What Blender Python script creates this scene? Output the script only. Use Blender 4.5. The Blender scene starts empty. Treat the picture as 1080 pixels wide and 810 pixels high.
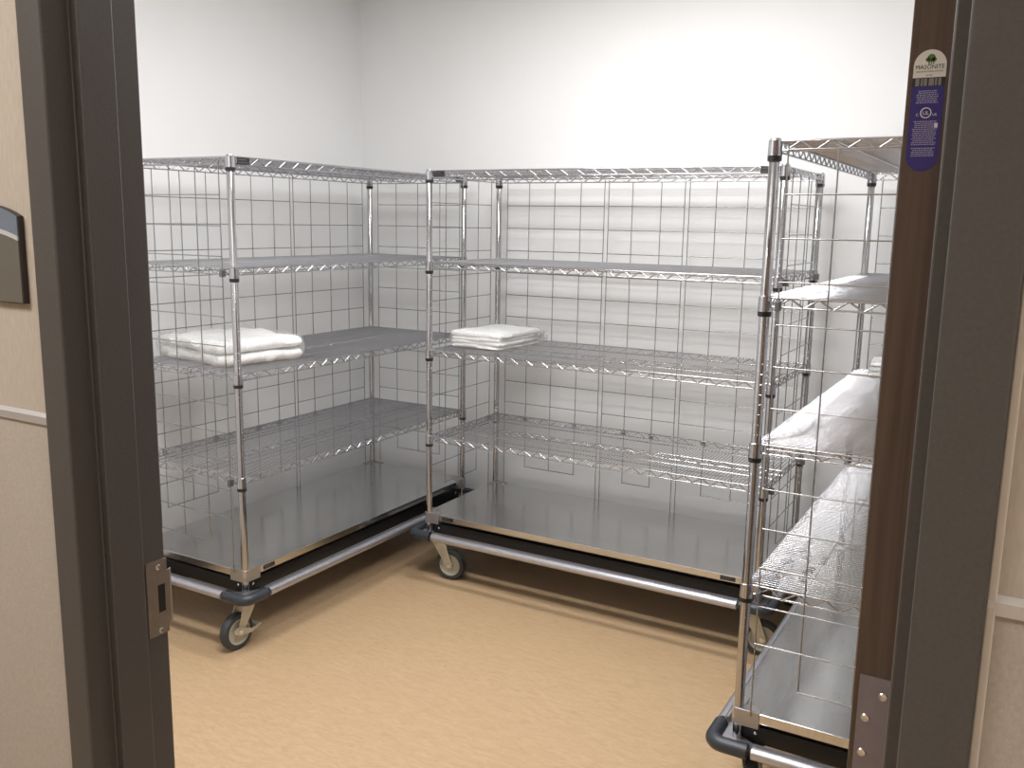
import bpy, bmesh, math, random
from mathutils import Vector, Matrix, noise
C = bpy.context.scene.collection
random.seed(4)
PI = math.pi

# ------------------------------------------------------------------ camera
H = 1.55
cam = bpy.data.objects.new('camera', bpy.data.cameras.new('camera')); C.objects.link(cam)
cam.data.sensor_width = 36; cam.data.lens = 959.9/1080*36; cam.data.clip_start = .02
cam.matrix_world = (Matrix.Translation((0, 0, H)) @ Matrix.Rotation(math.radians(29.728), 4, 'Z')
    @ Matrix.Rotation(math.radians(90-10.09), 4, 'X') @ Matrix.Rotation(math.radians(.955), 4, 'Z'))
bpy.context.scene.camera = cam
# ------------------------------------------------------------------ world, lights, exposure
w = bpy.data.worlds.new('world'); bpy.context.scene.world = w; w.use_nodes = True
w.node_tree.nodes['Background'].inputs[0].default_value = (.8, .85, 1, 1)
w.node_tree.nodes['Background'].inputs[1].default_value = .05
ROOM_LIGHT = 27.5; HALL_LIGHT = 22.0
def area(name, loc, sx, sy, power, col):
    l = bpy.data.lights.new(name, 'AREA'); l.shape = 'RECTANGLE'; l.size = sx; l.size_y = sy
    l.energy = power; l.color = col
    o = bpy.data.objects.new(name, l); o.location = loc; C.objects.link(o); return o
for _t, _k in ((1.60, 1.40), (2.80, .66)): area('room_lamp', (-1.34, _t, 2.665), 1.22, .24, ROOM_LIGHT*_k, (.99, .985, 1))
area('unseen_hall_lamp', (-1.75, -.30, 2.665), 1.16, .5, HALL_LIGHT, (1, .975, .945))
area('unseen_hall_lamp', (1.55, -.30, 2.665), 1.16, .5, HALL_LIGHT*.6, (1, .975, .945))  # added, unseen lamp to brighten the left jamb from the right
vs = bpy.context.scene.view_settings
vs.view_transform = 'Standard'; vs.look = 'None'; vs.gamma = 1; vs.use_curve_mapping = False
vs.exposure = .13

# ------------------------------------------------------------------ materials
def mat(name, col, rough=.5, metal=0, **k):
    m = bpy.data.materials.new(name); m.use_nodes = True
    b = m.node_tree.nodes['Principled BSDF']
    b.inputs['Base Color'].default_value = (*col, 1); b.inputs['Roughness'].default_value = rough
    b.inputs['Metallic'].default_value = metal
    for kk, v in k.items(): b.inputs[kk].default_value = v
    return m
def nodes(m): return m.node_tree.nodes, m.node_tree.links, m.node_tree.nodes['Principled BSDF']
def noise_mat(name, c0, c1, scale, stretch=(1, 1, 1), rough=.5, bump=0, bscale=None, detail=5, lo=.3, hi=.7, metal=0, spec=.5, rot=0):
    m = mat(name, c0, rough, metal); n, l, b = nodes(m)
    b.inputs['Specular IOR Level'].default_value = spec
    tc = n.new('ShaderNodeTexCoord'); mp = n.new('ShaderNodeMapping'); mp.inputs['Scale'].default_value = stretch
    mp.inputs['Rotation'].default_value = (0, 0, rot)
    l.new(tc.outputs['Object'], mp.inputs[0])
    t = n.new('ShaderNodeTexNoise'); t.inputs['Scale'].default_value = scale; t.inputs['Detail'].default_value = detail
    l.new(mp.outputs[0], t.inputs[0])
    r = n.new('ShaderNodeValToRGB'); r.color_ramp.elements[0].position = lo; r.color_ramp.elements[1].position = hi
    r.color_ramp.elements[0].color = (*c0, 1); r.color_ramp.elements[1].color = (*c1, 1)
    l.new(t.outputs[0], r.inputs[0]); l.new(r.outputs[0], b.inputs['Base Color'])
    if bump:
        t2 = n.new('ShaderNodeTexNoise'); t2.inputs['Scale'].default_value = bscale or scale; t2.inputs['Detail'].default_value = 3
        l.new(mp.outputs[0], t2.inputs[0])
        bp = n.new('ShaderNodeBump'); bp.inputs['Strength'].default_value = bump; bp.inputs['Distance'].default_value = .002
        l.new(t2.outputs[0], bp.inputs['Height']); l.new(bp.outputs[0], b.inputs['Normal'])
    return m
M = {}
M['wall'] = noise_mat('painted_wall', (.762, .768, .772), (.782, .788, .792), 3, rough=.55, bump=.08, bscale=220)
M['ceiling'] = noise_mat('ceiling_tile', (.78, .77, .74), (.84, .83, .8), 60, rough=.9)
M['hall'] = noise_mat('woven_wallcovering', (.46, .405, .345), (.53, .47, .405), 260, (1, 1, .18), rough=.8, bump=.25, bscale=420)
M['hall_low'] = noise_mat('woven_wallcovering_lower', (.435, .39, .345), (.49, .445, .395), 300, (1, 1, .6), rough=.8, bump=.25, bscale=420)
M['frame'] = noise_mat('painted_metal_frame', (.082, .077, .074), (.096, .090, .086), 260, rough=.42, bump=.12, bscale=500)
M['rail_metal'] = mat('satin_rail', (.72, .72, .74), .35, .6)
M['chrome'] = mat('chrome_wire', (.50, .50, .525), .16, 1)
M['panel_chrome'] = mat('panel_wire', (.36, .36, .365), .24, 1)
M['deck'] = mat('deck_wire', (.43, .435, .455), .13, 1)
M['steel'] = noise_mat('brushed_stainless', (.56, .56, .55), (.63, .63, .62), 6, (1, 30, 1), rough=.16, bump=.04, bscale=40, metal=1)
M['cast'] = mat('cast_corner', (.42, .41, .40), .38, .9)
M['alu'] = noise_mat('anodised_tube', (.50, .50, .54), (.56, .56, .60), 40, rough=.33, metal=.85)
M['black'] = mat('black_plastic', (.012, .012, .013), .35)
M['black_metal'] = mat('black_dolly_metal', (.014, .013, .013), .5)
M['rubber'] = mat('dark_rubber', (.040, .045, .052), .5)
M['elbow'] = mat('bumper_rubber', (.030, .036, .044), .4)
M['rim'] = mat('caster_rim', (.46, .44, .36), .45)
M['zinc'] = noise_mat('zinc_fork', (.50, .49, .42), (.62, .60, .52), 30, rough=.4, metal=.5)
M['bolt'] = mat('bright_bolt', (.8, .8, .82), .2, 1)
M['dark_clip'] = mat('grey_clip', (.16, .16, .165), .4, .6)
M['satin'] = noise_mat('satin_strike', (.36, .32, .27), (.42, .38, .33), 50, rough=.38, metal=.8)
M['hinge'] = noise_mat('satin_hinge', (.27, .26, .32), (.31, .30, .36), 60, rough=.33, metal=.7)
M['wood'] = noise_mat('dark_walnut_veneer', (.085, .055, .042), (.135, .090, .068), 30, (3, 3, .10), rough=.5, bump=.15, bscale=90, lo=.35, hi=.65)
M['cloth'] = noise_mat('white_cotton', (.90, .90, .885), (.93, .93, .92), 30, rough=.85, bump=.3, bscale=120)
M['white'] = mat('label_white', (.82, .80, .76), .4)
M['label_blue'] = mat('label_blue', (.045, .035, .22), .35)
M['label_ink'] = mat('label_ink', (.035, .03, .03), .5)
M['label_text'] = mat('label_pale_text', (.42, .42, .58), .5)
M['green'] = mat('label_green', (.10, .20, .05), .5)
M['barcode_grey'] = mat('label_grey', (.25, .25, .25), .4)
M['sign_blue'] = mat('sign_blue', (.17, .21, .27), .35)
M['sign_grey'] = mat('sign_grey', (.14, .135, .115), .4)
M['sign_dark'] = mat('sign_dark', (.03, .022, .02), .4)
M['sign_pale'] = mat('sign_pale', (.55, .57, .60), .3)
M['pale_edge'] = mat('pale_edge', (.62, .56, .49), .5)
M['base'] = mat('shaded_rubber_base', (.035, .03, .028), .6)  # rubber base coloured darker to deepen the shade under the carts
M['plate_line'] = mat('plate_line', (.20, .20, .21), .4)
# linoleum floor: fine mottling with faint drifting streaks
def floor_mat():
    m = mat('marbled_linoleum', (.5, .34, .19), .38); n, l, b = nodes(m)
    b.inputs['Specular IOR Level'].default_value = .35
    tc = n.new('ShaderNodeTexCoord')
    mp = n.new('ShaderNodeMapping'); mp.inputs['Rotation'].default_value = (0, 0, .06); mp.inputs['Scale'].default_value = (19, 60, 1)
    l.new(tc.outputs['Object'], mp.inputs[0])
    a = n.new('ShaderNodeTexNoise'); a.inputs['Scale'].default_value = 1; a.inputs['Detail'].default_value = 8; a.inputs['Distortion'].default_value = 1.2
    l.new(mp.outputs[0], a.inputs[0])
    c = n.new('ShaderNodeTexNoise'); c.inputs['Scale'].default_value = 130; c.inputs['Detail'].default_value = 3
    l.new(tc.outputs['Object'], c.inputs[0])
    mx = n.new('ShaderNodeMath'); mx.operation = 'MULTIPLY_ADD'; mx.inputs[1].default_value = .35
    l.new(c.outputs[0], mx.inputs[0]); l.new(a.outputs[0], mx.inputs[2])
    r = n.new('ShaderNodeValToRGB'); r.color_ramp.elements[0].position = .45; r.color_ramp.elements[1].position = .90
    r.color_ramp.elements[0].color = (.465, .320, .186, 1); r.color_ramp.elements[1].color = (.545, .385, .230, 1)
    l.new(mx.outputs[0], r.inputs[0]); l.new(r.outputs[0], b.inputs['Base Color'])
    return m
M['floor'] = floor_mat()
# chrome post with a groove every inch
def post_mat():
    m = mat('chrome_post', (.47, .465, .47), .10, 1); n, l, b = nodes(m)
    tc = n.new('ShaderNodeTexCoord'); sp = n.new('ShaderNodeSeparateXYZ'); l.new(tc.outputs['Object'], sp.inputs[0])
    d = n.new('ShaderNodeMath'); d.operation = 'DIVIDE'; d.inputs[1].default_value = .0254; l.new(sp.outputs[2], d.inputs[0])
    f = n.new('ShaderNodeMath'); f.operation = 'FRACT'; l.new(d.outputs[0], f.inputs[0])
    g = n.new('ShaderNodeMath'); g.operation = 'GREATER_THAN'; g.inputs[1].default_value = .9; l.new(f.outputs[0], g.inputs[0])
    bp = n.new('ShaderNodeBump'); bp.inputs['Strength'].default_value = .5; bp.inputs['Distance'].default_value = .001; bp.invert = True
    l.new(g.outputs[0], bp.inputs['Height']); l.new(bp.outputs[0], b.inputs['Normal'])
    return m
M['post'] = post_mat()
def wrap_mat():
    m = bpy.data.materials.new('clear_plastic_film'); m.use_nodes = True; n = m.node_tree.nodes; l = m.node_tree.links; n.clear()
    o = n.new('ShaderNodeOutputMaterial'); mx = n.new('ShaderNodeMixShader'); t = n.new('ShaderNodeBsdfTransparent'); g = n.new('ShaderNodeBsdfPrincipled')
    g.inputs['Base Color'].default_value = (.9, .92, .93, 1); g.inputs['Roughness'].default_value = .12
    t.inputs[0].default_value = (1, 1, 1, 1)
    fr = n.new('ShaderNodeFresnel'); fr.inputs[0].default_value = 1.4
    cl = n.new('ShaderNodeMath'); cl.operation = 'MINIMUM'; cl.inputs[1].default_value = .34
    ad = n.new('ShaderNodeMath'); ad.operation = 'ADD'; ad.inputs[1].default_value = .14; l.new(fr.outputs[0], ad.inputs[0])
    no = n.new('ShaderNodeTexNoise'); no.inputs['Scale'].default_value = 28; no.inputs['Detail'].default_value = 4; no.inputs['Distortion'].default_value = 1.5
    bp = n.new('ShaderNodeBump'); bp.inputs['Strength'].default_value = .9; bp.inputs['Distance'].default_value = .012
    l.new(no.outputs[0], bp.inputs['Height']); l.new(bp.outputs[0], g.inputs['Normal']); l.new(bp.outputs[0], fr.inputs['Normal'])
    l.new(ad.outputs[0], cl.inputs[0]); l.new(cl.outputs[0], mx.inputs[0]); l.new(t.outputs[0], mx.inputs[1]); l.new(g.outputs[0], mx.inputs[2]); l.new(mx.outputs[0], o.inputs[0])
    return m
M['film'] = wrap_mat()
def lamp_mat():
    m = mat('lamp_diffuser', (1, 1, 1), .5); b = nodes(m)[2]
    b.inputs['Emission Color'].default_value = (1, .955, .88, 1); b.inputs['Emission Strength'].default_value = 6
    return m
M['diffuser'] = lamp_mat()

# ------------------------------------------------------------------ helpers
def obj(name, bm, m, parent=None, smooth=False, kind=None, label=None):
    me = bpy.data.meshes.new(name)
    if isinstance(bm, bmesh.types.BMesh):
        bm.normal_update(); bm.to_mesh(me); bm.free()
    else:
        me.from_pydata(bm[0], [], bm[1]); me.update()
    if m: me.materials.append(m)
    if smooth:
        for p in me.polygons: p.use_smooth = True
    o = bpy.data.objects.new(name, me); C.objects.link(o)
    if parent: o.parent = parent
    if kind: o['kind'] = kind
    if label: o['label'] = label
    return o
def tag(o, label, cat, group=None):
    o['label'] = label; o['category'] = cat
    if group: o['group'] = group
    return o
def empty(name, loc=(0, 0, 0), rz=0):
    o = bpy.data.objects.new(name, None); o.empty_display_size = .1; C.objects.link(o)
    o.location = loc; o.rotation_euler = (0, 0, rz); return o
def auto(o, ang=35):
    for p in o.data.polygons: p.use_smooth = True
    o.data.set_sharp_from_angle(angle=math.radians(ang)); return o
def bevel(o, wd, seg=2):
    b = o.modifiers.new('bevel', 'BEVEL'); b.width = wd; b.segments = seg; b.limit_method = 'ANGLE'; return o
def bx(bm, x0, x1, y0, y1, z0, z1):
    v = [bm.verts.new((x, y, z)) for z in (z0, z1) for x, y in ((x0, y0), (x1, y0), (x1, y1), (x0, y1))]
    for f in ((3, 2, 1, 0), (4, 5, 6, 7), (0, 1, 5, 4), (1, 2, 6, 5), (2, 3, 7, 6), (3, 0, 4, 7)): bm.faces.new([v[i] for i in f])
def box(name, b, m, parent=None, bev=0, **k):
    bm = bmesh.new(); bx(bm, *b); o = obj(name, bm, m, parent, **k)
    if bev: bevel(o, bev)
    return o
def prism(bm, pts, z0, z1, axis='z'):
    def P(a, b, c): return {'z': (a, b, c), 'x': (c, a, b), 'y': (a, c, b)}[axis]
    A = [bm.verts.new(P(a, b, z0)) for a, b in pts]; B = [bm.verts.new(P(a, b, z1)) for a, b in pts]
    n = len(pts)
    bm.faces.new(A[::-1]); bm.faces.new(B)
    for i in range(n): bm.faces.new((A[i], A[(i+1) % n], B[(i+1) % n], B[i]))
    bmesh.ops.recalc_face_normals(bm, faces=bm.faces)
def sweep(V, F, pts, r, n=6, closed=False, cap=True):
    """tube through pts appended to vertex / face lists"""
    pts = [Vector(p) for p in pts]; base = len(V); k = len(pts)
    ref = None
    for i, p in enumerate(pts):
        a = pts[i-1] if (i > 0 or closed) else p
        b = pts[(i+1) % k] if (i < k-1 or closed) else p
        d = (b-a).normalized()
        if ref is None:
            ref = d.orthogonal().normalized()
        ref = (ref - d*ref.dot(d)).normalized(); q = d.cross(ref)
        rr = r[i] if isinstance(r, (list, tuple)) else r
        s = 1
        if 0 < i < k-1 or closed:
            c = (p-a).normalized().dot((b-p).normalized()); s = 1/max(.6, math.sqrt((1+c)/2))
        for j in range(n):
            t = 2*PI*j/n; V.append(tuple(p + (ref*math.cos(t)+q*math.sin(t))*rr*s))
    for i in range(k if closed else k-1):
        for j in range(n):
            a0 = base+i*n; a1 = base+((i+1) % k)*n
            F.append((a0+j, a0+(j+1) % n, a1+(j+1) % n, a1+j))
    if cap and not closed:
        F.append(tuple(base+j for j in range(n))[::-1]); F.append(tuple(base+(k-1)*n+j for j in range(n)))
def tube(name, pts, r, m, parent=None, n=8, **k):
    V, F = [], []; sweep(V, F, pts, r, n); o = obj(name, (V, F), m, parent, **k); return auto(o, 50)
def lathe(bm, prof, n=20, mtx=Matrix(), loop=False):
    """prof: (r, z) list, revolved about z"""
    rings = []
    for r, z in prof:
        rings.append([bm.verts.new(mtx @ Vector((r*math.cos(2*PI*j/n), r*math.sin(2*PI*j/n), z))) for j in range(n)])
    for a, b in zip(rings, rings[1:]+([rings[0]] if loop else [])):
        for j in range(n): bm.faces.new((a[j], a[(j+1) % n], b[(j+1) % n], b[j]))
    if loop: bmesh.ops.recalc_face_normals(bm, faces=bm.faces); return
    bm.faces.new(rings[0][::-1]); bm.faces.new(rings[-1])
def text_mesh(name, s, size, m, parent, mtx, ext=.00008, align='CENTER', sx=1):
    cu = bpy.data.curves.new(name, 'FONT'); cu.body = s; cu.size = size; cu.align_x = align; cu.extrude = ext; cu.resolution_u = 3
    t = bpy.data.objects.new(name, cu); C.objects.link(t)
    bpy.context.view_layer.update()
    me = bpy.data.meshes.new_from_object(t.evaluated_get(bpy.context.evaluated_depsgraph_get()))
    bpy.data.objects.remove(t); me.transform(mtx @ Matrix.Diagonal((sx, 1, 1, 1))); me.materials.clear(); me.materials.append(m)
    o = bpy.data.objects.new(name, me); C.objects.link(o); o.parent = parent; return o
def copy_tree(o, parent=None):
    c = o.copy(); C.objects.link(c); c.parent = parent
    for ch in list(o.children): copy_tree(ch, c)
    return c

# ------------------------------------------------------------------ room shell
SL, TB, SR = -3.085, 3.80, .14           # left wall, back wall, right wall
TF0, TF1 = .765, .886                    # hall face and room face of the door wall
CEIL = 2.70; OH = 2.134                  # ceiling, opening height
def st(o): o['kind'] = 'structure'; return o
st(box('floor', (-3.6, 2.6, -1.3, 4.0, -.1, 0), M['floor']))
st(box('ceiling', (-3.6, 2.6, -1.3, 4.0, CEIL, CEIL+.1), M['ceiling']))
st(box('wall_left', (SL-.12, SL, TF1, TB, 0, CEIL), M['wall']))
st(box('wall_back', (SL-.12, SR+.12, TB, TB+.12, 0, CEIL), M['wall']))
st(box('wall_right', (SR, SR+.12, TF1, TB, 0, CEIL), M['wall']))
OL, OR = -1.140, -.045                   # rough opening
bm = bmesh.new()
bx(bm, -3.6, OL, TF0+.006, TF1, 0, CEIL); bx(bm, OR, 2.6, TF0+.006, TF1, 0, CEIL); bx(bm, OL, OR, TF0+.006, TF1, OH+.02, CEIL)
st(obj('wall_front', bm, M['wall']))
RZ = H-.285                              # chair rail height
hw = st(empty('wall_hall'))
bm = bmesh.new()
bx(bm, -3.6, OL, TF0, TF0+.006, RZ, CEIL); bx(bm, OR, 2.6, TF0, TF0+.006, RZ, CEIL); bx(bm, OL, OR, TF0, TF0+.006, OH+.02, CEIL)
obj('upper_wallcovering', bm, M['hall'], hw)
bm = bmesh.new()
bx(bm, -3.6, OL, TF0, TF0+.006, 0, RZ); bx(bm, OR, 2.6, TF0, TF0+.006, 0, RZ)
obj('lower_wallcovering', bm, M['hall_low'], hw)
st(box('wall_hall_back', (-3.6, 2.6, -1.42, -1.3, 0, CEIL), M['hall']))
st(box('wall_hall_left', (-3.72, -3.6, -1.3, TF0, 0, CEIL), M['hall']))
st(box('wall_hall_right', (2.6, 2.72, -1.3, TF0, 0, CEIL), M['hall']))
st(box('baseboard_back', (SL+.006, SR-.006, TB-.006, TB, 0, .14), M['base']))  # baseboards raised so their dark colour adds to the under-cart shade
st(box('baseboard_left', (SL, SL+.006, TF1, TB, 0, .14), M['base']))
st(box('baseboard_right', (SR-.006, SR, TF1, TB, 0, .14), M['base']))
def rail(name, x0, x1):
    bm = bmesh.new()
    prism(bm, [(TF0, RZ-.009), (TF0-.004, RZ-.008), (TF0-.005, RZ+.003), (TF0-.001, RZ+.008), (TF0, RZ+.008)], x0, x1, 'x')
    st(obj(name, bm, M['rail_metal']))
rail('trim_2', -3.6, -1.1775); rail('trim_3', -.0075, 2.6)

# ------------------------------------------------------------------ door frame
fr = st(empty('trim_1'))
def jamb(sgn, r_, fi, so, fo):
    # fi = face inner edge, so = stop surface, fo = face outer edge
    return [(fo, .753)] + [(fi-sgn*r_*(1-math.sin(t)), .753+r_*(1-math.cos(t))) for t in [PI/2*i/6 for i in range(7)]] + [ (fi, .7945), (so, .7945), (so, .8485), (fi, .8485), (fi, .898), (fo, .898), (fo, TF1), (fi-.012*sgn, TF1), (fi-.012*sgn, TF0), (fo, TF0)]
for sgn, r_, a in ((1, .004, (-1.127, -1.111, -1.177)), (-1, .0025, (-.0598, -.0739, -.0085))):
    bm = bmesh.new(); prism(bm, jamb(sgn, r_, *a), 0, OH)
    auto(bevel(obj('jamb', bm, M['frame'], fr), .0022, 3), 30)
bm = bmesh.new()
Z = OH
prism(bm, [(.753, Z+.05), (.753, Z), (.7945, Z), (.7945, Z-.016), (.8485, Z-.016), (.8485, Z), (.898, Z), (.898, Z+.05), (TF1, Z+.05), (TF1, Z+.012), (TF0, Z+.012), (TF0, Z+.05)], -1.177, -.0085, 'x')
bevel(obj('head', bm, M['frame'], fr), .002)
box('edge_strip', (-.0085, -.0015, .7605, .7655, 0, OH+.05), M['pale_edge'], fr, bev=.0015, label='narrow pale strip along the outer edge of the frame')  # narrow pale beige strip along the right jamb's outer edge
# strike plate on the left jamb
sp = empty('strike_plate'); sp.parent = fr; sp.location = (-1.127, 0, 0)
def holed_plate():
    bm = bmesh.new()
    y0, y1, z0, z1 = .862, .8995, H-.641, H-.520     # plate
    hy0, hy1, hz0, hz1 = .8815, .8945, H-.605, H-.560  # latch hole
    cut = [y0, hy0, hy1, y1]; cz = [z0, hz0, hz1, z1]
    for i in range(3):
        for j in range(3):
            if i == 1 and j == 1: continue
            bx(bm, .0, .0016, cut[i], cut[i+1], cz[j], cz[j+1])
    bmesh.ops.remove_doubles(bm, verts=bm.verts, dist=1e-5)
    # curved lip reaching past the frame into the room
    lip = [(0, .8995), (.0016, .8995), (.0016, .904), (-.001, .909), (-.0026, .909), (0, .904)]
    prism(bm, lip, H-.625, H-.540)
    return bm
obj('plate', holed_plate(), M['satin'], sp)
box('latch_hole', (.0002, .0012, .8815, .8945, H-.605, H-.560), M['black_metal'], sp, label='dark latch opening')
for zz in (H-.531, H-.634):
    bm = bmesh.new(); lathe(bm, [(.0042, 0), (.0042, .0006), (.0032, .0012), (.0012, .0009)], 14, Matrix.Translation((.0014, .884, zz)) @ Matrix.Rotation(PI/2, 4, 'Y'))
    auto(obj('screw', bm, M['bolt'], sp))

# ------------------------------------------------------------------ open door
door = st(empty('door_1', (-.0955, .905, 0)))
DT = .022
leaf = box('leaf', (-DT, DT, 0, 1.06, .012, OH-.004), M['wood'], door, bev=.001)
def hinge(zc):
    h = box('hinge', (-.017, DT, -.0012, .0005, zc-.057, zc+.057), M['hinge'], door, bev=.0005)
    V, F = [], []; sweep(V, F, [(DT+.006, -.003, zc-.057), (DT+.006, -.003, zc+.057)], .006, 12); o = obj('knuckle', (V, F), M['hinge'], h); auto(o)
    for k, (sx, dz) in enumerate(((.006, .038), (-.0085, .012), (-.009, -.026), (.008, -.047))):
        bm = bmesh.new(); lathe(bm, [(.0046, 0), (.0046, .0005), (.0036, .0014), (.0012, .0010)], 16, Matrix.Translation((sx, -.0010, zc+dz)) @ Matrix.Rotation(PI/2, 4, 'X'))
        auto(obj('screw', bm, M['bolt'], h))
hinge(H-.493); hinge(1.93); hinge(.27)
for s in (-1, 1):                        # lever handles near the free edge
    bm = bmesh.new(); lathe(bm, [(.027, 0), (.027, .006), (.012, .009), (.012, .045), (.009, .047)], 20, Matrix.Translation((s*DT, 1.0, 1.0)) @ Matrix.Rotation(s*PI/2, 4, 'Y'))
    hd = auto(obj('handle', bm, M['satin'], door))
    tube('lever', [(s*(DT+.042), 1.0, 1.0), (s*(DT+.045), .97, 1.0), (s*(DT+.043), .885, .998)], [.010, .009, .008], M['satin'], hd, n=10)
# fire rating sticker on the door edge
st_y = -.0004
lz0, lz1, lw = H+.0505, H+.1545, .0265; lc = -.0045
def pill(z0, z1, arc_lo, arc_hi, y0, y1):
    r = lw/2; pts = []
    if arc_hi: pts += [(lc+r*math.cos(a), z1-r+r*math.sin(a)) for a in [PI*i/14 for i in range(15)]]
    else: pts += [(lc+r, z1), (lc-r, z1)]
    if arc_lo: pts += [(lc+r*math.cos(a), z0+r+r*math.sin(a)) for a in [PI+PI*i/14 for i in range(15)]]
    else: pts += [(lc-r, z0), (lc+r, z0)]
    bm = bmesh.new(); prism(bm, pts, y0, y1, 'y'); return bm
lab = obj('fire_label', pill(lz0, lz1-.031, True, False, st_y, 0), M['label_blue'], door, label='blue and white rating sticker with rounded ends')
obj('white_cap', pill(lz1-.0235, lz1, False, True, st_y, 0), M['white'], lab)
box('code_strip', (lc-lw/2, lc+lw/2, st_y, 0, lz1-.031, lz1-.0235), M['label_ink'], lab)
bm = bmesh.new()
x = lc-.0108
for wd, gap in ((.0032, .0012), (.0016, .0007), (.0028, .0014), (.0042, .0008), (.0016, .0011), (.0022, .0006)):
    bx(bm, x, x+wd, st_y-.0002, st_y, lz1-.0305, lz1-.0242); x += wd+gap
obj('bar_code', bm, M['barcode_grey'], lab)
R90 = Matrix.Rotation(PI/2, 4, 'X')
def T(x, z): return Matrix.Translation((x, st_y-.0001, z)) @ R90
text_mesh('maker_name', 'MASONITE', .0052, M['label_ink'], lab, T(lc, lz1-.0163), sx=.93)
text_mesh('maker_line', 'ARCHITECTURAL DOORS', .0019, M['label_ink'], lab, T(lc, lz1-.0190))
text_mesh('small_word', '20 MIN', .0017, M['label_ink'], lab, T(lc, lz1-.0222))
bm = bmesh.new()                         # small round tree mark
lathe(bm, [(.0034, 0), (.0034, .0002)], 7, T(lc+.0006, lz1-.0070)); lathe(bm, [(.0020, 0), (.0020, .0002)], 6, T(lc+.0030, lz1-.0084))
lathe(bm, [(.0020, 0), (.0020, .0002)], 6, T(lc-.0022, lz1-.0084))
bx(bm, lc-.0016, lc-.0006, st_y-.0003, st_y, lz1-.0125, lz1-.0085); bx(bm, lc+.0004, lc+.0012, st_y-.0003, st_y, lz1-.0125, lz1-.0085); bx(bm, lc+.0022, lc+.003, st_y-.0003, st_y, lz1-.0122, lz1-.009)
obj('tree_mark', bm, M['green'], lab)
V, F = [], []; sweep(V, F, [(lc+.0042*math.cos(a), st_y, lz1-.0535+.0042*math.sin(a)) for a in [2*PI*i/24 for i in range(24)]], .00055, 4, closed=True)
obj('ring_mark', (V, F), M['white'], lab)
text_mesh('ring_letters', 'UL', .0045, M['white'], lab, T(lc, lz1-.0551))
text_mesh('side_letters', 'C', .0034, M['white'], lab, T(lc-.0068, lz1-.0562)); text_mesh('side_letters', 'US', .0030, M['white'], lab, T(lc+.0072, lz1-.0562))
bm = bmesh.new(); rr = random.Random(3)
def rows(zt, n, half, h=.00075, step=.00165):
    for k in range(n):
        z = zt-k*step; hw_ = half*rr.uniform(.8, 1); x = lc-hw_
        while x < lc+hw_:
            wd = rr.uniform(.0008, .0028); bx(bm, x, min(x+wd, lc+hw_), st_y-.00015, st_y, z-h, z); x += wd+.0005
rows(lz1-.0345, 7, .0090); rows(lz1-.0605, 13, .0103); rows(lz1-.0835, 5, .0098)
obj('fine_print', bm, M['label_text'], lab, kind='stuff')
box('white_square', (lc+.0078, lc+.0105, st_y-.0003, st_y, lz1-.0665, lz1-.0625), M['white'], lab)

# ------------------------------------------------------------------ hall sign by the frame
sg = empty('wall_sign', (-1.287, TF0, H)); tag(sg, 'grey and blue room sign with arched top on beige hall wall left of the frame', 'sign')
def arch(wd, z0, ztop, rise, n=12):
    r = [(wd, z0)] + [(wd*math.cos(PI*i/n) if 0 else wd-2*wd*i/n, ztop - rise*((1-2*i/n)**2)) for i in range(n+1)] + [(-wd, z0)]
    return r
bm = bmesh.new(); prism(bm, arch(.076, -.123, .013, .016), -.008, 0, 'y'); bevel(obj('backplate', bm, M['sign_dark'], sg), .001)
bm = bmesh.new(); prism(bm, arch(.0742, -.1215, -.0235, .012), -.0098, -.0078, 'y'); obj('name_panel', bm, M['sign_grey'], sg)
bm = bmesh.new(); ar = arch(.0742, 0, .0120, .016); lo = arch(.0742, 0, -.0190, .012)
prism(bm, ar[1:-1] + lo[1:-1][::-1], -.0095, -.0078, 'y'); obj('top_band', bm, M['sign_blue'], sg)
bm = bmesh.new(); a1 = arch(.0742, 0, -.0185, .012); a2 = arch(.0742, 0, -.0245, .012)
prism(bm, a1[1:-1] + a2[1:-1][::-1], -.0105, -.0078, 'y'); obj('arc_strip', bm, M['sign_pale'], sg)

# ------------------------------------------------------------------ ceiling lights
def troffer(loc, d, label):
    t = empty('ceiling_light', loc); tag(t, label, 'light', 'rectangular ceiling light panels')
    bm = bmesh.new(); e = d/2
    for b in ((-.62, .62, -e-.03, -e), (-.62, .62, e, e+.03), (-.62, -.59, -e, e), (.59, .62, -e, e)): bx(bm, b[0], b[1], b[2], b[3], -.012, 0)
    obj('rim', bm, M['white'], t); box('diffuser', (-.59, .59, -e, e, -.006, 0), M['diffuser'], t)
troffer((-1.34, 1.60, CEIL), .26, 'narrow ceiling light panel inside the room, nearer the doorway')
troffer((-1.34, 2.80, CEIL), .26, 'narrow ceiling light panel inside the room, nearer the back wall')
troffer((-1.75, -.30, CEIL), .56, 'wide ceiling light panel at the left end of the hall')
troffer((1.55, -.30, CEIL), .56, 'added, unseen wide ceiling light panel at the right end of the hall')

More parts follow.
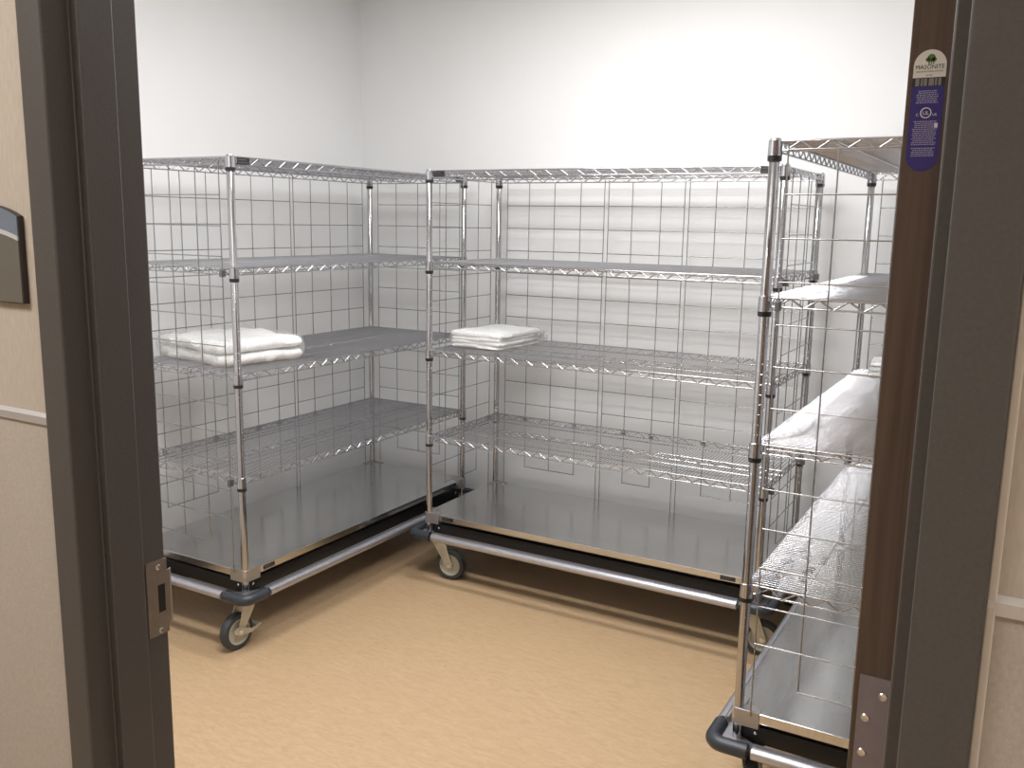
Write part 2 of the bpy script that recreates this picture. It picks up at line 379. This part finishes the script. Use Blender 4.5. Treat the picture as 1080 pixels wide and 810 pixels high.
# ------------------------------------------------------------------ linen cart
L, W = 1.4332, .559
ZT = H+.2057; ZR = [H+.1581, H-.2104, H-.5767, H-.9476]; ZB = H-1.2458; ZC = H-1.2913
PR = .0127
def wire(name, a, b, r, m, parent): return tube(name, [a, b], r, m, parent, n=8)
def make_cart():
    root = empty('linen_cart')
    corners = [(0, 0), (L, 0), (0, W), (L, W)]
    # posts with black sleeves
    for (u, v) in corners:
        bm = bmesh.new(); lathe(bm, [(PR, .2055), (PR, ZT-.003), (PR-.0015, ZT-.0005), (.004, ZT)], 20, Matrix.Translation((u, v, 0)))
        p = auto(obj('post', bm, M['post'], root))
        for z in ZR:
            bm = bmesh.new(); lathe(bm, [(PR, z-.006), (.0165, z-.006), (.0168, z+.005), (PR, z+.007)], 20, Matrix.Translation((u, v, 0)))
            auto(obj('sleeve_ring', bm, M['black'], p, label='black plastic ring under the shelf collar'))
    # wire shelves
    for z in ZR:
        zt, zb = z+.040, z+.0175
        V, F = [], []
        for zz, r in ((zt, .0028), (zb, .0026)):
            for a, b in (((0, 0), (L, 0)), ((0, W), (L, W)), ((0, 0), (0, W)), ((L, 0), (L, W))):
                d = Vector((b[0]-a[0], b[1]-a[1])).normalized()*.014
                sweep(V, F, [(a[0]+d.x, a[1]+d.y, zz), (b[0]-d.x, b[1]-d.y, zz)], r, 8)
        sweep(V, F, [(0, W/2, zt-.0045), (L, W/2, zt-.0045)], .0024, 6); sweep(V, F, [(0, W/2, zb), (L, W/2, zb)], .0024, 6)
        for q in (.25, .75): sweep(V, F, [(0, W*q, zt-.0035), (L, W*q, zt-.0035)], .0020, 6)
        sh = auto(obj('wire_shelf', (V, F), M['chrome'], root), 50)
        def zig(a, b, za, zb_):
            a = Vector(a); b = Vector(b); ln = (b-a).length-.05; n = max(2, round(ln/.0335)); d = (b-a).normalized()
            pts = [(*(a+d*(.025+ln*i/n)), za if i % 2 else zb_) for i in range(n+1)]
            V, F = [], []
            for p_, q_ in zip(pts, pts[1:]): sweep(V, F, [p_, q_], .0024, 8)
            auto(obj('zigzag_wire', (V, F), M['chrome'], sh), 60)
        zig((0, 0), (L, 0), zt, zb); zig((0, W), (L, W), zt, zb); zig((0, 0), (0, W), zt, zb); zig((L, 0), (L, W), zt, zb); zig((0, W/2), (L, W/2), zt-.0045, zb)
        V, F = [], []; n = 106
        for i in range(n):
            u = .012+(L-.024)*i/(n-1)
            v0, v1 = (.004, W-.004) if 1 < i < n-2 else (.018, W-.018)
            sweep(V, F, [(u, v0-.003, zt+.0030), (u, v1+.003, zt+.0030)], .00140, 12, cap=False)
        d = auto(obj('deck_wires', (V, F), M['deck'], sh, kind='stuff'), 60)
        for (u, v) in corners:
            bm = bmesh.new(); lathe(bm, [(PR+.0002, z+.005), (.0172, z+.006), (.0160, z+.042), (PR+.0002, z+.044)], 20, Matrix.Translation((u, v, 0)))
            auto(obj('corner_collar', bm, M['chrome'], sh), 50)
    # maker plates, black, on the front truss and on the tray
    def plate(u, z, hh, y=-.006):
        q = box('name_plate', (u-.028, u+.028, y-.002, y, z-hh, z+hh), M['black'], root, bev=.001, label='small black name plate')
        bm = bmesh.new(); bx(bm, u-.024, u+.024, y-.0026, y-.002, z-hh*.5, z-hh*.44); bx(bm, u-.024, u+.012, y-.0026, y-.002, z+hh*.3, z+hh*.4)
        obj('pale_line', bm, M['plate_line'], q)
    plate(.052, ZR[0]+.029, .0115, -.0075); plate(L-.052, ZR[0]+.029, .0115, -.0075)
    # solid tray
    o = .0135
    bm = bmesh.new(); bx(bm, -o, L+o, -o, W+o, ZB-.030, ZB-.003)
    tray = bevel(obj('steel_tray', bm, M['steel'], root), .002)
    plate(.105, ZB-.0165, .008, -o); plate(L-.105, ZB-.0165, .008, -o)
    for (u, v) in corners:
        su = 1 if u == 0 else -1; sv = 1 if v == 0 else -1
        R = .0165; a = .058; k = .0150
        loc = [(a, -R), (.0, -R)] + [(-R*math.sin(t), -R*math.cos(t)) for t in [PI/2*i/6 for i in range(1, 6)]] + [(-R, 0), (-R, a), (k, a), (k, k), (a, k)]
        pts = [(u+su*x, v+sv*y) for x, y in loc]
        bm = bmesh.new(); prism(bm, pts, ZC, ZB); c = auto(bevel(obj('tray_corner', bm, M['cast'], root), .0012))
    # dolly: black inner channels, corner plates, round bumper rails, rubber elbows
    bm = bmesh.new(); i0 = .010
    z0, z1 = .205, .252
    for b in ((i0, L-i0, i0, i0+.03), (i0, L-i0, W-i0-.03, W-i0), (i0, i0+.03, i0+.03, W-i0-.03), (L-i0-.03, L-i0, i0+.03, W-i0-.03)): bx(bm, *b, z0, z1)
    bx(bm, L/2-.02, L/2+.02, i0+.03, W-i0-.03, z0, z1)
    for b in ((0.03, .22, .03, .2), (L-.22, L-.03, .03, .2), (.03, .22, W-.2, W-.03), (L-.22, L-.03, W-.2, W-.03)): bx(bm, *b, z0, z0+.004)
    obj('dolly_frame', bm, M['black_metal'], root)
    off, ez = .056, H-1.337; e = .055; ZD = ez
    def railp(p0, p1, nrm):
        # extruded bumper rail: round nose outside, flat flange inside
        p0 = Vector(p0); p1 = Vector(p1); nrm = Vector(nrm)
        prof = [(.0165*math.cos(t), .0165*math.sin(t)) for t in [-PI/2+PI*i/8 for i in range(9)]] + [(-.006, .0165), (-.006, .0125), (-.010, .0125), (-.010, .0185), (-.016, .0185), (-.016, -.0165)]
        V = []; F = []; n = len(prof)
        for p in (p0, p1):
            for a, b in prof: V.append((p.x+nrm.x*a, p.y+nrm.y*a, ZD+b))
        for i in range(n): F.append((i, (i+1) % n, n+(i+1) % n, n+i))
        F.append(tuple(range(n))[::-1]); F.append(tuple(range(n, 2*n)))
        bm = bmesh.new(); vs_ = [bm.verts.new(v) for v in V]
        for f in F: bm.faces.new([vs_[i] for i in f])
        bmesh.ops.recalc_face_normals(bm, faces=bm.faces)
        auto(obj('bumper_rail', bm, M['alu'], root), 30)
    railp((e, -off, 0), (L-e, -off, 0), (0, -1, 0)); railp((e, W+off, 0), (L-e, W+off, 0), (0, 1, 0))
    railp((-off, e, 0), (-off, W-e, 0), (-1, 0, 0)); railp((L+off, e, 0), (L+off, W-e, 0), (1, 0, 0))
    for (u, v) in corners:
        su = 1 if u == 0 else -1; sv = 1 if v == 0 else -1
        rc = .034
        pts = [(e-.012, -off), (-off+rc, -off)] + [(-off+rc-rc*math.sin(t), -off+rc-rc*math.cos(t)) for t in [PI/2*i/5 for i in range(1, 5)]] + [(-off, -off+rc), (-off, e-.012)]
        pts = [(u+su*x, v+sv*y, ZD) for x, y in pts]
        V, F = [], []; sweep(V, F, pts, .0205, 12); auto(obj('bumper_elbow', (V, F), M['elbow'], root, label='black rubber bumper elbow'), 60)
        bm = bmesh.new(); a = .075
        pp = [(-.040, -.040), (a, -.046), (a, -.034), (.012, .012), (-.034, a), (-.046, a)]
        pp = [(u+su*x, v+sv*y) for x, y in pp]
        prism(bm, pp, ZD-.004, ZD+.001); cp = obj('corner_plate', bm, M['alu'], root)
        bm = bmesh.new(); lathe(bm, [(.005, 0), (.005, .003), (.002, .005)], 10, Matrix.Translation((u+su*.045, v+sv*.0098, z0+.028)) @ Matrix.Rotation(PI/2*(1 if sv > 0 else -1), 4, 'X'))
        auto(obj('frame_bolt', bm, M['bolt'], cp))
        bm = bmesh.new(); lathe(bm, [(.005, 0), (.005, .003), (.002, .005)], 10, Matrix.Translation((u+su*.0098, v+sv*.045, z0+.028)) @ Matrix.Rotation(-PI/2*(1 if su > 0 else -1), 4, 'Y'))
        auto(obj('frame_bolt', bm, M['bolt'], cp))
    # grid panels: individual wires
    PZ = [H+.074-.1025*k for k in range(-1, 13)]
    zlow = ZB-.012
    layouts = {'end': [.036, .150, .280, .410, .523],
               'b1': [.036, .150, .280, .410, .524], 'b2': [.5445, .655, .785, .8885], 'b3': [.909, 1.023, 1.153, 1.283, 1.397]}
    def panel(name, pos, f, sg_):
        # f(a, z, depth) -> point, depth positive outwards
        pr = empty(name); pr.parent = root
        n = len(pos)
        for i, a in enumerate(pos):
            outer = i in (0, n-1)
            lowz = zlow if outer else PZ[-1]
            hi = PZ[0]+.014 if outer else PZ[0]
            wire('wire', f(a, lowz, 0), f(a, hi, 0), .0020, M['panel_chrome'], pr)
        for k, z in enumerate(PZ):
            a0, a1 = (pos[1], pos[-2]) if k == len(PZ)-1 else (pos[0], pos[-1])
            wire('wire', f(a0-.001, z, .0036), f(a1+.001, z, .0036), .0019, M['panel_chrome'], pr)
        return pr
    g = .0185
    def clip(f, a, z, parent):
        p = f(a, z, 0); c = empty
        bm = bmesh.new(); bx(bm, p[0]-.010, p[0]+.010, p[1]-.006, p[1]+.006, z-.012, z+.012)
        q = obj('panel_clip', bm, M['dark_clip'], parent, label='grey clip holding the panel'); bevel(q, .002); return q
    fe0 = lambda a, z, d: (-g-d, a, z); fe1 = lambda a, z, d: (L+g+d, a, z); fb = lambda a, z, d: (a, W+g+d, z)
    p0 = panel('end_panel', layouts['end'], fe0, 1); p1 = panel('end_panel', layouts['end'], fe1, 1)
    for pp_, f in ((p0, fe0), (p1, fe1)):
        for a in (layouts['end'][0], layouts['end'][-1]):
            for z in (ZR[1], ZR[3]): clip(f, a, z+.022, pp_)
    for key in ('b1', 'b2', 'b3'):
        pb = panel('back_panel', layouts[key], fb, 1); ps = layouts[key]
        for a in (ps[1], ps[-2]): clip(fb, a, ZR[3]+.026, pb)
    return root
def caster(root, u, v, ang, brake):
    """swivel caster under a dolly corner; ang = direction of the trail in the cart's own axes"""
    r, wd, tr = .068, .034, .055
    Mx = Matrix.Translation((u+(.035 if u == 0 else -.035), v+(.032 if v == 0 else -.032), 0)) @ Matrix.Rotation(ang, 4, 'Z')
    c = empty('caster'); c.parent = root
    top = .203
    bm = bmesh.new(); bx(bm, -.045, .045, -.035, .035, top-.002, top+.002)
    lathe(bm, [(.030, top-.018), (.034, top-.014), (.034, top-.004), (.024, top-.002)], 20); bm.transform(Mx); auto(obj('swivel_plate', bm, M['rubber'], c))
    for s in (-1, 1):
        y0, y1 = sorted((s*.0205, s*.0235))
        bm = bmesh.new(); prism(bm, [(-.034, top-.016), (.034, top-.016), (.034, top-.03), (tr+.016, .068), (tr+.010, .054), (tr-.010, .054), (tr-.018, .068), (-.030, top-.03)], y0, y1, 'y')
        bm.transform(Mx); bevel(obj('fork', bm, M['zinc'], c), .0008)
    A = Mx @ Matrix.Translation((tr, 0, r)) @ Matrix.Rotation(PI/2, 4, 'X')
    bm = bmesh.new(); h = wd/2
    lathe(bm, [(r*.70, -h+.002), (r*.74, -h), (r*.93, -h+.001), (r-.001, -h+.007), (r, 0), (r-.001, h-.007), (r*.93, h-.001), (r*.74, h), (r*.70, h-.002)], 36, A, loop=True)
    t = auto(obj('tyre', bm, M['rubber'], c), 40)
    bm = bmesh.new(); lathe(bm, [(.010, -h), (.016, -h), (.018, -h+.006), (r*.60, -h+.006), (r*.64, -h-.0005), (r*.705, -h-.0005), (r*.705, h+.0005), (r*.64, h+.0005), (r*.60, h-.006), (.018, h-.006), (.016, h), (.010, h)], 36, A)
    auto(obj('wheel_disc', bm, M['rim'], c), 30)
    bm = bmesh.new(); lathe(bm, [(.008, -.028), (.009, -.027), (.009, -.024), (.0045, -.0235), (.0045, .0235), (.009, .024), (.009, .027), (.008, .028)], 12, A); auto(obj('axle_bolt', bm, M['bolt'], c), 30)
    if brake:
        bm = bmesh.new()
        q = [(tr+.030, .084), (tr+.010, .092), (tr-.022, .080), (tr-.052, .066), (tr-.078, .070), (tr-.080, .062), (tr-.050, .052), (tr-.020, .054), (tr+.012, .062), (tr+.030, .070)]
        prism(bm, q, .0240, .0275, 'y'); prism(bm, [(tr-.072, .072), (tr-.095, .072), (tr-.095, .066), (tr-.072, .062)], -.022, .026, 'y')
        bm.transform(Mx); obj('brake_pedal', bm, M['zinc'], c)
proto = make_cart()
def place(root, loc, rz, label, angs):
    root.location = loc; root.rotation_euler = (0, 0, rz)
    tag(root, label, 'cart', 'wire linen carts on rubber bumper dollies')
    for (u, v), (a, b) in zip(((0, 0), (L, 0), (0, W), (L, W)), angs): caster(root, u, v, math.radians(a), b)
AS, AT = -2.3636, 2.2246; BS, BT = -2.1915, 3.1296; CS, CT = -.5678, 2.2312
cart_b = copy_tree(proto); cart_c = copy_tree(proto)
# local trail angles (cart frame); brake on the front near corner of the left cart
place(proto, (AS, AT, 0), PI/2, 'chrome wire linen cart along the left wall with wide white bundle on middle shelf', [(178, True), (170, False), (200, False), (150, False)])
place(cart_b, (BS, BT, 0), 0, 'chrome wire linen cart standing along the back wall between the other two', [(8, False), (12, False), (20, False), (30, False)])
place(cart_c, (CS, CT+L, 0), -PI/2, 'chrome wire linen cart on the right beside the open brown door, nearest to the doorway', [(10, False), (185, True), (170, False), (190, False)])

# ------------------------------------------------------------------ wrapped bundles of linen
def slab(lx, ly, z0, z1, seed, amp=.0035, rnd=.009, nx=30, ny=26, sag=.0):
    """soft rounded slab, closed grid mesh"""
    bm = bmesh.new(); h = (z1-z0)/2; zc = (z0+z1)/2
    prof = []                            # cross loop: (inset, z)
    K = 6
    for i in range(K+1):
        t = -PI/2+PI*i/K; prof.append((rnd*(1-math.cos(t)), zc+h*math.sin(t)))
    def ring(ins, z):
        pts = []; ax, ay = lx/2-ins, ly/2-ins
        cr = max(.004, .018-ins*.5)
        for cx, cy, a0 in ((ax-cr, ay-cr, 0), (-ax+cr, ay-cr, PI/2), (-ax+cr, -ay+cr, PI), (ax-cr, -ay+cr, 1.5*PI)):
            for k in range(4): a = a0+PI/2*k/3; pts.append((cx+cr*math.cos(a), cy+cr*math.sin(a)))
        # densify the straight runs
        out = []; n = len(pts)
        for i in range(n):
            p, q = pts[i], pts[(i+1) % n]; d = math.dist(p, q); m_ = nx if d > .05 else 1
            for k in range(m_): out.append((p[0]+(q[0]-p[0])*k/m_, p[1]+(q[1]-p[1])*k/m_, z))
        return out
    rings = []
    for ins, z in prof: rings.append([bm.verts.new(p) for p in ring(ins, z)])
    def cap(ringv, z, flip):
        prev = ringv
        for f in (.92, .78, .6, .4, .2, .06):
            cur = [bm.verts.new((v.co.x*f, v.co.y*f, z)) for v in ringv]
            n = len(cur)
            for i in range(n):
                q = (prev[i], prev[(i+1) % n], cur[(i+1) % n], cur[i]); bm.faces.new(q[::-1] if flip else q)
            prev = cur
        bm.faces.new(prev[::-1] if flip else prev)
    n = len(rings[0])
    for a, b in zip(rings, rings[1:]):
        for i in range(n): bm.faces.new((a[i], a[(i+1) % n], b[(i+1) % n], b[i]))
    cap(rings[-1], prof[-1][1], False); cap(rings[0], prof[0][1], True)
    for v in bm.verts:
        p = Vector((v.co.x*9, v.co.y*9, v.co.z*14+seed*3.1)); q = noise.noise_vector(p)*amp + noise.noise_vector(p*3)*amp*.45
        if v.co.z < z0+.002: q.z = abs(q.z)*.3
        v.co += q
        v.co.z -= sag*(abs(v.co.x)/(lx/2))**3*(v.co.z-z0)/.08
    return bm
def wrapshell(lx, ly, h, seed, taper, rnd=.02):
    bm = slab(lx, ly, -.0005, h, seed, amp=.007, rnd=rnd, nx=44)
    return bm
def bundle(loc, rz, lx, ly, ths, label, seed, tuft=None, amp=.003, rnd=.009):
    t = empty('wrapped_linen', loc, rz); tag(t, label, 'linen', 'folded white linen bundles in clear plastic')
    z = .001; rr = random.Random(seed)
    for k, th in enumerate(ths):
        o = obj('folded_layer', slab(lx-.010+rr.uniform(-.010, .004), ly-.012+rr.uniform(-.012, .004), z, z+th, seed+k, amp=amp, sag=.012, rnd=min(rnd, th*.5)), M['cloth'], t, smooth=True)
        z += th-.0015
    w_ = obj('plastic_wrap', wrapshell(lx, ly, z+.007, seed+9, 0), M['film'], t, smooth=True, label='thin clear plastic film with creases')
    if tuft:                             # gathered, twisted end of the film
        V, F = [], []; rr = random.Random(seed)
        for i in range(16):
            a = rr.uniform(-.9, .9); d = Vector((math.cos(a+tuft[2]), math.sin(a+tuft[2]), rr.uniform(-.2, .8))); ln = rr.uniform(.02, .045)
            b = Vector((tuft[0], tuft[1], .03)); n0 = len(V); sd = Vector((-d.y, d.x, rr.uniform(-.6, .6)))*.014
            V += [tuple(b), tuple(b+d*ln+sd), tuple(b+d*ln*1.15+Vector((0, 0, .008))), tuple(b+d*ln-sd)]; F += [(n0, n0+1, n0+2), (n0, n0+2, n0+3)]
        obj('gathered_end', (V, F), M['film'], w_)
    return t
ZS = ZR[2]+.040+.0056
bundle((-2.672, 2.485, ZS), math.radians(-10), .435, .385, (.046, .044), 'wide folded white linen bundle in clear plastic on middle shelf of the left cart', 5, amp=.010, rnd=.022)
bundle((-2.030, 3.410, ZS), math.radians(-3), .27, .35, (.014, .020, .015, .024), 'small folded white linen bundle in twisted plastic on middle shelf of the back cart', 21, tuft=(.135, .12, .3), amp=.0045)
bundle((-.362, 3.54, ZS), math.radians(5), .28, .19, (.022, .022, .018), 'white linen bundle on middle shelf of the right cart, mostly hidden behind the door edge', 33)
